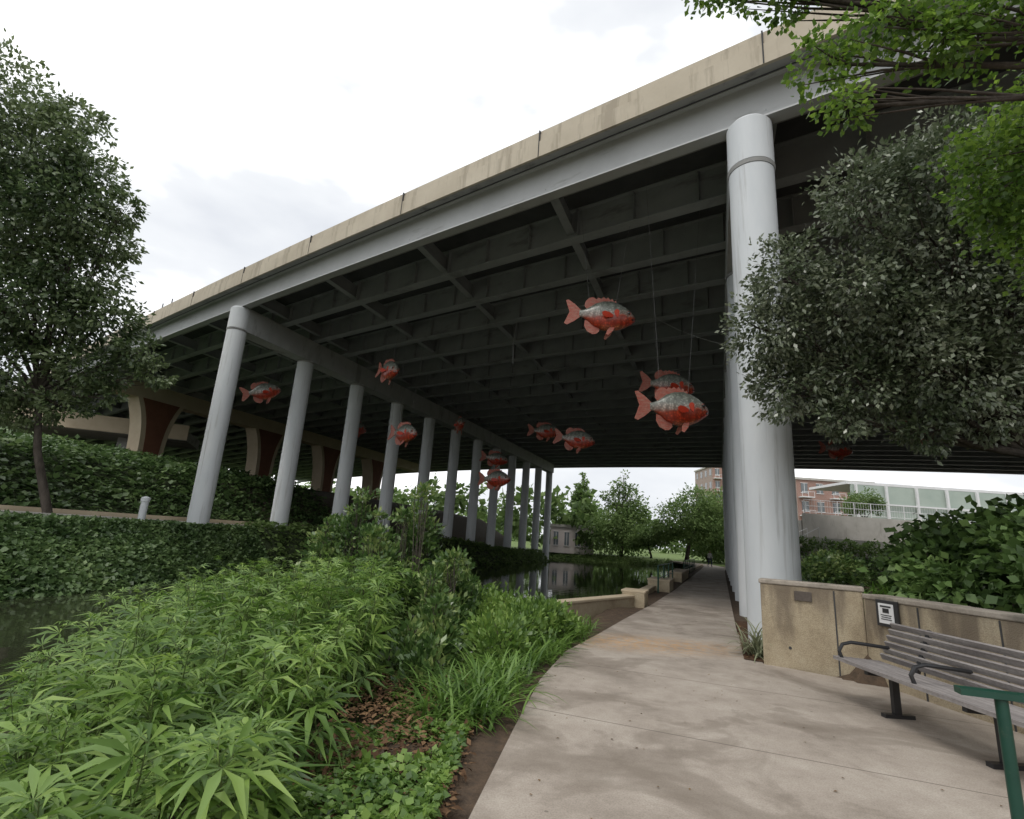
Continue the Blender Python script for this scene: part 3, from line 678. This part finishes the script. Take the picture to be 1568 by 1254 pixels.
# ------------------------------------------------------------------ foliage
G_pal=leafmat('hibiscus_leaf',[(.04,.09,.018),(.10,.18,.038),(.18,.29,.065),(.30,.42,.11)],.4,.3,.5,1.3)
G_shrub=leafmat('glossy_shrub_leaf',[(.03,.065,.018),(.07,.13,.038),(.13,.21,.06),(.30,.37,.13)],.3,.25,.55,1.8)
G_strap=leafmat('strap_leaf',[(.045,.10,.02),(.11,.20,.04),(.19,.31,.07)],.4,.3,.45,1.5)
G_oak=leafmat('live_oak_leaf',[(.04,.062,.025),(.095,.125,.065),(.17,.20,.125),(.30,.33,.24)],.3,.2,.65,1.3)
G_bright=leafmat('bright_leaf',[(.035,.075,.016),(.085,.155,.03),(.15,.25,.045),(.25,.37,.07)],.4,.4,.4,1.)
G_left=leafmat('left_tree_leaf',[(.035,.062,.024),(.075,.115,.045),(.13,.175,.075),(.21,.26,.13)],.36,.25,.55,.4)
G_ivy=leafmat('ivy_leaf',[(.03,.06,.02),(.07,.12,.042),(.12,.19,.07),(.19,.27,.105)],.45,.25,.4,.6)
G_far=leafmat('far_tree_leaf',[(.055,.095,.03),(.10,.16,.05),(.15,.22,.075),(.20,.28,.10)],.6,.3,.2,.25)
G_bush=leafmat('broad_bush_leaf',[(.03,.06,.016),(.07,.125,.035),(.12,.20,.06),(.19,.28,.09)],.4,.25,.4,1)

def clumps(blobs,n,size,sub=26,flat=.75,drop=.25,up=.5,spread=.16,inner=.35):
    P=[];Dd=[];Nn=[];tot=sum(b[3]**2 for b in blobs)
    for b in blobs:
        c0=np.array(b[:3]);r=b[3];nb=int(n*r*r/tot);ns=max(6,nb//sub)
        d=rvec(ns);rr=(inner+(1.05-inner)*rng.random((ns,1))**.45)*(1+.16*np.sin(d[:,:1]*5+c0[0])*np.cos(d[:,1:2]*6+c0[1]))
        cc=c0+d*r*rr*np.array([1,1,flat])
        k=rng.integers(0,ns,nb);off=rng.normal(size=(nb,3))*r*spread*np.array([1,1,.7])
        P.append(cc[k]+off);out=nrm(off+d[k]*r*.25)
        Dd.append(nrm(out+rvec(nb)*.8-np.array([0,0,drop])));Nn.append(nrm(rvec(nb)*.7+np.array([0,0,up])+d[k]*.35))
    P=np.concatenate(P);Dd=np.concatenate(Dd);Nn=np.concatenate(Nn)
    return P,basis(Dd,Nn),size*(.65+.7*rng.random(len(P)))
def tree(name,base,blobs,n,size,mat,r0=.25,tv=LEAF_V,forks=None,**kw):
    e=empty(name)
    P,R,S=clumps(blobs,n,size,**kw);V,F=instance(tv,LEAF_F,P,R,S);quadmesh('foliage_crown',V,F,mat,e)
    mb=MB();b=Vector(base);cen=Vector(np.mean([q[:3] for q in blobs],0));top=Vector(forks) if forks else b.lerp(cen,.55)
    mid=b.lerp(top,.5)+Vector((rng.normal()*.1,rng.normal()*.1,0))*(top-b).length*.3
    mb.tube([b-Vector((0,0,.3)),b+Vector((0,0,.1)),mid,top],[r0*1.35,r0*1.05,r0*.85,r0*.7],10)
    for q in blobs:
        c0=Vector(q[:3]);m=top.lerp(c0,.5)+Vector(rng.normal(size=3)*.12*q[3]);
        mb.tube([top,m,c0],[r0*.5,r0*.28,r0*.1],7)
        for k in range(7):
            t=c0+Vector(rvec(1)[0]*q[3]*.85*np.array([1,1,.75]));s=m.lerp(c0,rng.random());mb.tube([s,s.lerp(t,.5)+Vector(rng.normal(size=3)*.07*q[3]),t],[r0*.14,r0*.09,r0*.03],5,cap=False)
    mb.obj('trunk_and_limbs',M_bark,e,smooth=True)
    return e
tree('live_oak_tree',(8.0,7.4,1.0),[(4.1,7.9,5.1,.65),(4.3,7.6,5.9,.6),(4.5,8.0,4.2,.6),(5.2,7.2,5.5,.85),(5.3,7.6,4.1,.65),(6.1,6.8,5.8,.85),(6.2,7.1,4.3,.8),(7.0,6.9,5.0,.9),(5.0,6.6,6.7,.65),(5.9,6.3,6.9,.8),(7.0,6.5,6.5,.9),(6.9,7.2,3.9,.6),(4.9,8.2,5.0,.7),(7.9,7.2,5.6,1.0),(6.5,8.2,5.3,1.0),(5.6,7.0,4.9,.6),(5.0,7.6,3.6,.35),(6.0,7.3,3.5,.4)],
     60000,.085,G_oak,.15,forks=(7.7,7.5,3.2),sub=26,spread=.14,flat=.95)
tree('cedar_elm_tree',(7.6,2.2,.9),[(1.65,3.9,6.85,.2),(2.0,3.85,6.75,.2),(2.35,3.8,6.6,.22),(2.55,3.7,5.75,.28),(2.65,3.65,5.25,.2),(3.0,3.5,6.0,.3),(3.3,3.4,5.75,.3),(3.8,3.3,6.0,.45),(4.35,4.0,5.15,.42),(4.6,4.1,4.7,.42),(4.2,4.0,4.8,.28),(3.3,3.3,6.7,.3),(4.8,3.9,5.6,.6),(4.0,3.2,6.7,.45),(5.2,4.2,4.9,.5),(5.0,4.1,4.3,.4)],
     13500,.058,G_bright,.12,tv=BROAD_V,forks=(6.4,3.0,5.2),sub=12,spread=.24,inner=.2)
tree('pecan_tree',(-17.2,20.3,1.3),[(-20.5,16.8,16.6,2.0),(-18.8,17.2,14.7,1.9),(-17.2,17.7,12.4,1.7),(-19.5,18,12.0,2.4),(-17.0,18.4,10.3,1.5),(-15.9,18.9,8.7,1.2),(-14.5,19.3,7.6,.8),(-18.4,18.6,8.9,2.0),(-16.4,19.4,6.9,1.2),(-19.0,19.0,6.6,1.7),(-22,19,9.5,2.6),(-22.5,18,14,2.8),(-16.0,18.2,11.6,.9),(-16.7,17.5,14.2,1.0),(-15.6,18.0,12.9,.7),(-21.5,20,5.6,1.6),(-14.0,19.6,6.8,.6),(-20.3,18.8,5.0,1.1),(-17.6,17.3,16.2,.9),(-17.0,19.6,5.3,.8),(-15.7,19.6,5.9,.6),(-18.3,19.6,5.0,.8)],
     60000,.20,G_left,.15,forks=(-18,19.4,5.8),sub=26,spread=.15)
def conif(x,y,z0,h,w,lo=.16):
    out=[]
    for i in range(9):
        s=i/8;r=w*(1-s*.8)*.5
        for k in range(3 if s<.8 else 1):
            a=rng.random()*6.28;out.append((x+math.cos(a)*r*.55,y+math.sin(a)*r*.55,z0+h*(lo+(.96-lo)*s),max(.5,r*.75)))
    return out
for (x,y,h,w,lo) in ((14.2,98,14.5,4.6,.35),(18.9,86,13.5,9.5,.18),(32,84,11,8,.2)):
    z=float(HXY(x,y));tree('bald_cypress_tree',(x,y,z),conif(x,y,z,h,w,lo),8000,.5,G_far,.28,sub=16,spread=.22)
tree('park_tree',(26.3,77,.6),[(25,76,6,3.2),(27.5,77,8.2,3.0),(29.5,76,6,3),(23.5,77,4.5,2),(26.5,75.5,4.5,2.5),(31.5,77,8.5,2.6)],9000,.42,G_far,.3,sub=18)
tree('park_tree',(22,80,.5),[(21,80,3.2,1.8),(23,79,3.6,2.0),(19.5,80,2.5,1.3)],4000,.35,G_far,.15,sub=18)
tree('park_tree',(56,82,3),[(55,81,9.5,2.6),(58,82,11,2.8),(60,81,9,2.2)],5000,.42,G_far,.25,sub=18)
tree('park_tree',(44,64.5,4.5),[(43.4,64.5,8.6,1.4),(44.6,65,9.2,1.5),(45.4,64.5,8.4,1.1),(42.6,64.6,7.9,.9)],3500,.26,G_far,.14,sub=18)
bl=[]
for a in np.linspace(-1.15,1.0,46):
    d=160+rng.normal()*12;x=d*math.sin(a);y=d*math.cos(a);hh=7+rng.random()*7
    bl+= [(x,y,hh*.55+1,hh*.62),(x+rng.normal()*5,y-3,hh*.3+1,hh*.5)]
for t in np.arange(44,125,5.0):
    p=P0+N2*(66+rng.normal()*1.5)+A2*t;bl+=[(p[0],p[1],6.5+rng.random()*3,3.8),(p[0]+2,p[1]-1,4.0,3.2)]
P,R,S=clumps(bl,36000,1.2,sub=20,spread=.18);V,F=instance(BROAD_V,LEAF_F,P,R,S);quadmesh('distant_tree_line',V,F,G_far)

def scatter(name,n,fu,size,hgt,mat,tv=BROAD_V,up=1.):
    u,v=fu(n);n=len(u);x,y=XY(u,v);h=H(u,v);pf=.5+.5*np.sin(x*1.3+np.sin(y*1.1)*1.5)*np.cos(y*1.5+x*.4)
    hh=hgt(u,v) if callable(hgt) else hgt
    z=h+hh*(.25+.75*pf)*rng.random(n)**.6
    d=rvec(n);d[:,2]*=.5;nn=nrm(rvec(n)*.6+np.array([0,0,up]))
    V,F=instance(tv,LEAF_F,np.stack([x,y,z],-1),basis(nrm(d),nn),size*(.6+.8*rng.random(n)));quadmesh(name,V,F,mat)
scatter('ivy_groundcover',38000,lambda n:(rng.uniform(-44,-26.7,n),rng.uniform(-14,22,n)),.28,lambda u,v:np.interp(u,[-30,-26.8],[.95,.3]),G_ivy)
def hedge_uv(n):
    v=rng.uniform(-12,9,n);e=np.interp(v,[-3,8],[-17,-20.3]);wb=np.interp(v,[-1,9],[4.9,2.3]);u=e+.35-wb*rng.random(n);k=rng.random(n)<.25
    u=np.where(k,np.minimum(e,-18)-rng.random(n)*5.5,u);u=np.maximum(u,-23.4);return u,v
scatter('bank_hedge',58000,hedge_uv,.16,lambda u,v:np.interp(u,[-22.0,-20.3],[.03,.42]),G_ivy,up=.6)
scatter('bank_planting',14000,lambda n:(rng.uniform(-23.4,-19.3,n),rng.uniform(9,57,n)),.26,.45,G_far)
scatter('far_shore_planting',3500,lambda n:(rng.uniform(-40,-4,n),rng.uniform(71,74,n)),.3,.45,G_far)

def palmate():
    TV=[];TF=[]
    for a,l in zip((-92,-54,-18,18,54,92),(.5,.8,1,1,.8,.5)):
        t=rad(a);dx,dy=math.sin(t),math.cos(t);w=.062*l+.016
        o=len(TV);px,py=dy,-dx
        TV+= [(0,0,0),(dx*l*.5,dy*l*.5,.02),(dx*l,dy*l,-.26*l),(dx*l*.45+px*w,dy*l*.45+py*w,.05),(dx*l*.45-px*w,dy*l*.45-py*w,.05)]
        TF+= [(o,o+1,o+2,o+4),(o,o+3,o+2,o+1)]
    return np.array(TV),np.array(TF)
PV,PF=palmate()
def stems(name,pts,ztop,nl,leaf,mat,pet=.12):
    e=empty(name);mb=MB();P=[];Dd=[];Nn=[];S=[]
    for (x,y),zt in zip(pts,ztop):
        h=float(HXY(x,y));L=zt-h;lean=rng.normal(size=2)*.14*L+np.array([-.02,-.04])
        f=lambda s:np.array([x+lean[0]*s*s,y+lean[1]*s*s,h+L*s])
        mb.tube([f(0),f(.5),f(1)],[.009,.007,.003],4,cap=False)
        a0=rng.random()*6.28;vig=.75+.5*rng.random()
        for k in range(nl):
            s=1-.72*(k/nl)**1.15;a=a0+k*2.4;el=.45+.4*(1-k/nl)+rng.normal()*.2
            d=np.array([math.cos(a),math.sin(a),math.sin(el)]);d/=np.linalg.norm(d)
            pl=pet*(.35+1.0*k/nl)
            P.append(f(s)+d*pl);dd=d.copy();dd[2]-=.55*(k/nl)+rng.random()*.35;Dd.append(dd);Nn.append(np.array([-d[0]*.2,-d[1]*.2,1])+rng.normal(size=3)*.32);S.append(leaf*vig*(.4+.6*min(1,k/4+.05))*(.75+.45*rng.random()))
            mb.tube([f(s),f(s)+d*pl],.003,3,cap=False)
    V,F=instance(PV,PF,np.array(P),basis(nrm(np.array(Dd)),nrm(np.array(Nn))),np.array(S));quadmesh('palmate_leaves',V,F,mat,e)
    mb.obj('stems',M_stem,e)
pts=[];zt=[];tries=0
while len(pts)<270 and tries<20000:
    tries+=1
    y=rng.uniform(1.6,9.0);x=rng.uniform(-4.6,-.7)
    if x>-1.0-.06*y+(.15 if y<4 else 0): continue
    if y<2.6 and x>-1.25: continue
    rt=-x/y
    if y>3.4 and rt>.78: continue
    if any((x-a)**2+(y-b)**2<.03 for a,b in pts): continue
    top=np.interp(y,[1.5,3,5,7,9.0],[.22,.42,.80,1.2,1.12])+max(-.6,min(.16,rng.normal()*.22-.08))
    top=min(top,1.5+y*float(np.interp(rt,[.3,.45,.62,.75,.86,1.1],[-.03,-.055,-.105,-.205,-.29,-.42]))-.12-abs(rng.normal())*.1)
    if top-float(HXY(x,y))<.25: continue
    pts.append((x,y));zt.append(top)
stems('star_hibiscus_plants',pts,zt,15,.27,G_pal)

def shrub(name,blobs,n,size,mat,tv=LEAF_V,base=None,**kw):
    e=empty(name);P,R,S=clumps(blobs,n,size,**kw);V,F=instance(tv,LEAF_F,P,R,S);quadmesh('leaves',V,F,mat,e)
    mb=MB()
    for b in blobs:
        for k in range(9):
            t=Vector(b[:3])+Vector(rvec(1)[0]*b[3]*.8);g0=(b[0]+rng.normal()*.12,b[1]+rng.normal()*.12)
            s=Vector((g0[0],g0[1],float(HXY(*g0))-.05));mb.tube([s,s.lerp(t,.5)+Vector((rng.normal()*.04,rng.normal()*.04,.1)),t],[.014,.009,.004],5,cap=False)
    mb.obj('branches',M_bark,e);return e
def spikes(x,y,z0,z1,r,n=5):
    return [(x+rng.normal()*r*.3,y+rng.normal()*r*.3,z0+(z1-z0)*i/(n-1),r*(1-.66*i/(n-1))) for i in range(n)]
shrub('viburnum_shrub',spikes(-1.45,9.7,.5,2.2,.48,6)+spikes(-2.0,9.3,.4,1.75,.42,5)+spikes(-.95,8.9,.1,1.15,.45,5)+spikes(-.95,8.2,-.1,.85,.42,4)+spikes(-.8,7.4,-.1,.55,.4,4)+spikes(-.7,9.4,.1,1.0,.4,4)+spikes(-.95,6.7,-.1,.35,.38,3)+spikes(-.75,6.0,-.1,.3,.3,3),17000,.10,G_shrub,sub=8,spread=.24,up=.2,drop=-.8,inner=.2)
shrub('viburnum_shrub',spikes(-3.1,11.2,.4,2.2,.5,6)+spikes(-2.5,10.9,.3,1.8,.42,5)+spikes(-3.7,11.4,.2,1.6,.5,5)+spikes(-2.0,10.7,.1,1.3,.42,4),9000,.11,G_shrub,sub=8,spread=.24,up=.2,drop=-.8,inner=.2)
shrub('riverside_shrub',[(.2,10.0,.2,.4),(.75,9.9,.2,.35),(.0,9.2,.3,.4),(.6,9.0,.3,.35),(-.4,10.2,.3,.4),(1.0,9.4,.2,.3),(.3,8.2,.25,.35),(.0,7.4,.2,.35)],10000,.09,G_pal,sub=8,spread=.24,up=.2,drop=-.8,inner=.15)
shrub('broadleaf_bush',[(6.0,7.4,1.15,.45),(6.6,8.1,1.4,.6),(7.4,8.6,1.75,.75),(6.6,6.2,1.3,.6),(7.2,7.0,1.7,.7),(8.4,8.0,1.9,.9),(7.2,5.2,1.4,.8),(8.3,6.2,1.9,.95)],18000,.13,G_bush,tv=BROAD_V,sub=10,spread=.2)
shrub('clipped_hedge',[(6.9,11.4,1.15,.5),(7.4,12.2,1.2,.55),(7.9,13,1.25,.55),(8.5,13.9,1.25,.6),(9.1,14.7,1.2,.6),(9.9,14.6,1.2,.6)],12000,.10,G_shrub,sub=14)
shrub('distant_hedge',[(31+2.6*k,56+.2*k,2.9,1.1) for k in range(5)]+[(46+3*k,58,4.4,1.3) for k in range(8)],8000,.26,G_far,tv=BROAD_V,sub=14)

def blade():
    V=[];F=[]
    for i in range(6):
        s=i/5;ang=s*1.25;y=math.sin(ang)/1.25;z=(1-math.cos(ang))/1.25;w=.02*(1-s**2.5)+.002
        V+= [(-w,y,-z),(w,y,-z)]
    for i in range(5): F.append((2*i,2*i+1,2*i+3,2*i+2))
    return np.array(V),np.array(F)
BV,BF=blade()
def strap(name,cl,n,length,mat,spr=.12,vert=1.1):
    P=[];Dd=[];S=[]
    for (x,y,*z) in cl:
        z0=z[0] if z else float(HXY(x,y))
        a=rng.random(n)*6.28;el=vert*(.35+.75*rng.random(n))
        P.append(np.stack([x+rng.normal(size=n)*spr,y+rng.normal(size=n)*spr,np.full(n,z0)],-1));Dd.append(np.stack([np.cos(a)*np.cos(el),np.sin(a)*np.cos(el),np.sin(el)],-1));S.append(length*(.6+.6*rng.random(n)))
    P=np.concatenate(P);Dd=np.concatenate(Dd);S=np.concatenate(S)
    up=np.array([0,0,1.])-Dd*Dd[:,2:3]
    V,F=instance(BV,BF,P,basis(Dd,nrm(up+1e-6)),S);return quadmesh(name,V,F,mat)
cl=[(-.25,4.9),(-.1,5.2),(-.45,5.1),(-.05,5.6),(-.4,5.6),(.0,6.1),(-.2,6.0),(.18,6.6),(-.05,6.6),(.4,7.2),(.1,7.2),(.62,7.8),(.3,7.8),(.82,8.4),(.98,8.9),(.7,8.7),(1.25,9.5),(.9,9.8),(1.45,10.2),(1.6,10.8),(-.65,5.6),(-.5,6.3),(.0,7.6)]
strap('liriope_border',cl,100,.52,G_strap,vert=1.3)
strap('spider_lily_clumps',[(5.3,8.35,.75),(5.7,8.5,.85),(6.2,8.6,.9),(5.9,8.0,.85),(6.6,9.2,.95),(7.2,9.8,.95),(5.5,7.9,.8)],80,.6,G_strap,.1,1.3)
G_dry=leafmat('pale_grass_blade',[(.12,.14,.07),(.24,.26,.16),(.36,.38,.26)],.5,.2,.3)
strap('ornamental_grass',[(4.0,8.6,.02),(4.12,8.85,.02)],60,.62,G_dry,.07,1.4)
def weeds_uv(n):
    x=rng.uniform(-1.3,.1,n);y=rng.uniform(2.6,5.2,n);hole=((x+.62)**2/.07+(y-4.25)**2/.07)<1;x=x[~hole];y=y[~hole];return UV(np.minimum(x,-.30+.07*(y-3)-rng.random(len(x))*.12),y)
scatter('low_weeds',8500,weeds_uv,.055,.16,G_pal)
G_chip=leafmat('wood_chip',[(.05,.03,.018),(.12,.07,.04),(.24,.15,.08)],.9,.0,.1)
n=3500;x=rng.uniform(-1.3,.0,n);y=rng.uniform(2.6,6.5,n);k=x<-.2+.09*(y-3.3);x=x[k];y=y[k];n=len(x)
x2,y2=XY(rng.uniform(-.6,.85,900),rng.uniform(-1.9,2,900));x=np.concatenate([x,x2]);y=np.concatenate([y,y2]);n=len(x)
d=rvec(n);d[:,2]*=.3
V,F=instance(LEAF_V,LEAF_F,np.stack([x,y,np.maximum(HXY(x,y),.0)+.02+.02*rng.random(n)],-1),basis(nrm(d),nrm(rvec(n)*.4+np.array([0,0,1]))),.03+.05*rng.random(n));quadmesh('mulch_chips',V,F,G_chip)
n=150;v=rng.uniform(-9,18,n);u=rng.uniform(-2.85,-.7,n);x,y=XY(u,v);x2=rng.uniform(0.3,4.4,60);y2=rng.uniform(2.5,7.5,60)
x=np.concatenate([x,x2]);y=np.concatenate([y,y2]);n=len(x)
G_lit=leafmat('fallen_leaf',[(.10,.07,.045),(.17,.11,.06),(.25,.17,.09)],.8,.1,.2)
d=rvec(n);d[:,2]*=.1
V,F=instance(BROAD_V,LEAF_F,np.stack([x,y,np.full(n,.02)],-1),basis(nrm(d),np.tile([0,0,1.],(n,1))),.014+.016*rng.random(n));quadmesh('fallen_leaves',V,F,G_lit)

# ------------------------------------------------------------------ sky + sun
w=bpy.data.worlds.new('World');sc.world=w;w.use_nodes=True;t=w.node_tree;L=t.links.new
bg=t.nodes['Background'];sk=N(t,'ShaderNodeTexSky');sk.sky_type='NISHITA';sk.sun_disc=False;sk.sun_elevation=rad(58);sk.sun_rotation=rad(215);sk.air_density=1;sk.dust_density=3
tc=N(t,'ShaderNodeTexCoord');mp=N(t,'ShaderNodeMapping');mp.inputs['Scale'].default_value=(1,1,2.2);mp.inputs['Location'].default_value=(.35,.1,.5);L(tc.outputs['Generated'],mp.inputs[0])
n=N(t,'ShaderNodeTexNoise');n.inputs['Scale'].default_value=2.3;n.inputs['Detail'].default_value=5;n.inputs['Roughness'].default_value=.5;L(mp.outputs[0],n.inputs[0])
r=ramp(t,[(.34,(.50,.52,.555)),(.48,(.60,.615,.635)),(.60,(1,1,1))]);L(n.outputs[0],r.inputs[0])
sc_=N(t,'ShaderNodeVectorMath',operation='SCALE');sc_.inputs['Scale'].default_value=16.5;L(r.outputs[0],sc_.inputs[0])
mx=N(t,'ShaderNodeMix',data_type='RGBA');mx.inputs[0].default_value=.93;L(sk.outputs[0],mx.inputs[6]);L(sc_.outputs[0],mx.inputs[7]);L(mx.outputs[2],bg.inputs[0]);bg.inputs[1].default_value=.1
sl=bpy.data.lights.new('sun','SUN');sl.energy=1.2;sl.angle=rad(18);sl.color=(1,.96,.9)
so=link(bpy.data.objects.new('sun',sl))
el=rad(58);az=rad(215)
dv=Vector((math.sin(az)*math.cos(el),math.cos(az)*math.cos(el),math.sin(el)))
so.rotation_euler=dv.to_track_quat('Z','Y').to_euler()

# ------------------------------------------------------------------ camera
cam=bpy.data.cameras.new('camera');cam.sensor_width=36;cam.lens=800/1568*36;cam.clip_end=8000;cam.clip_start=.05
co=link(bpy.data.objects.new('camera',cam));p_=rad(14);r_=rad(3.8)
Fw=Vector((0,math.cos(p_),math.sin(p_)));U0=Vector((0,-math.sin(p_),math.cos(p_)));R0=Vector((1,0,0))
Rr=R0*math.cos(r_)+U0*math.sin(r_);Uu=-R0*math.sin(r_)+U0*math.cos(r_)
m=Matrix((( Rr.x,Uu.x,-Fw.x,0),(Rr.y,Uu.y,-Fw.y,0),(Rr.z,Uu.z,-Fw.z,1.5),(0,0,0,1)))
co.matrix_world=m;sc.camera=co
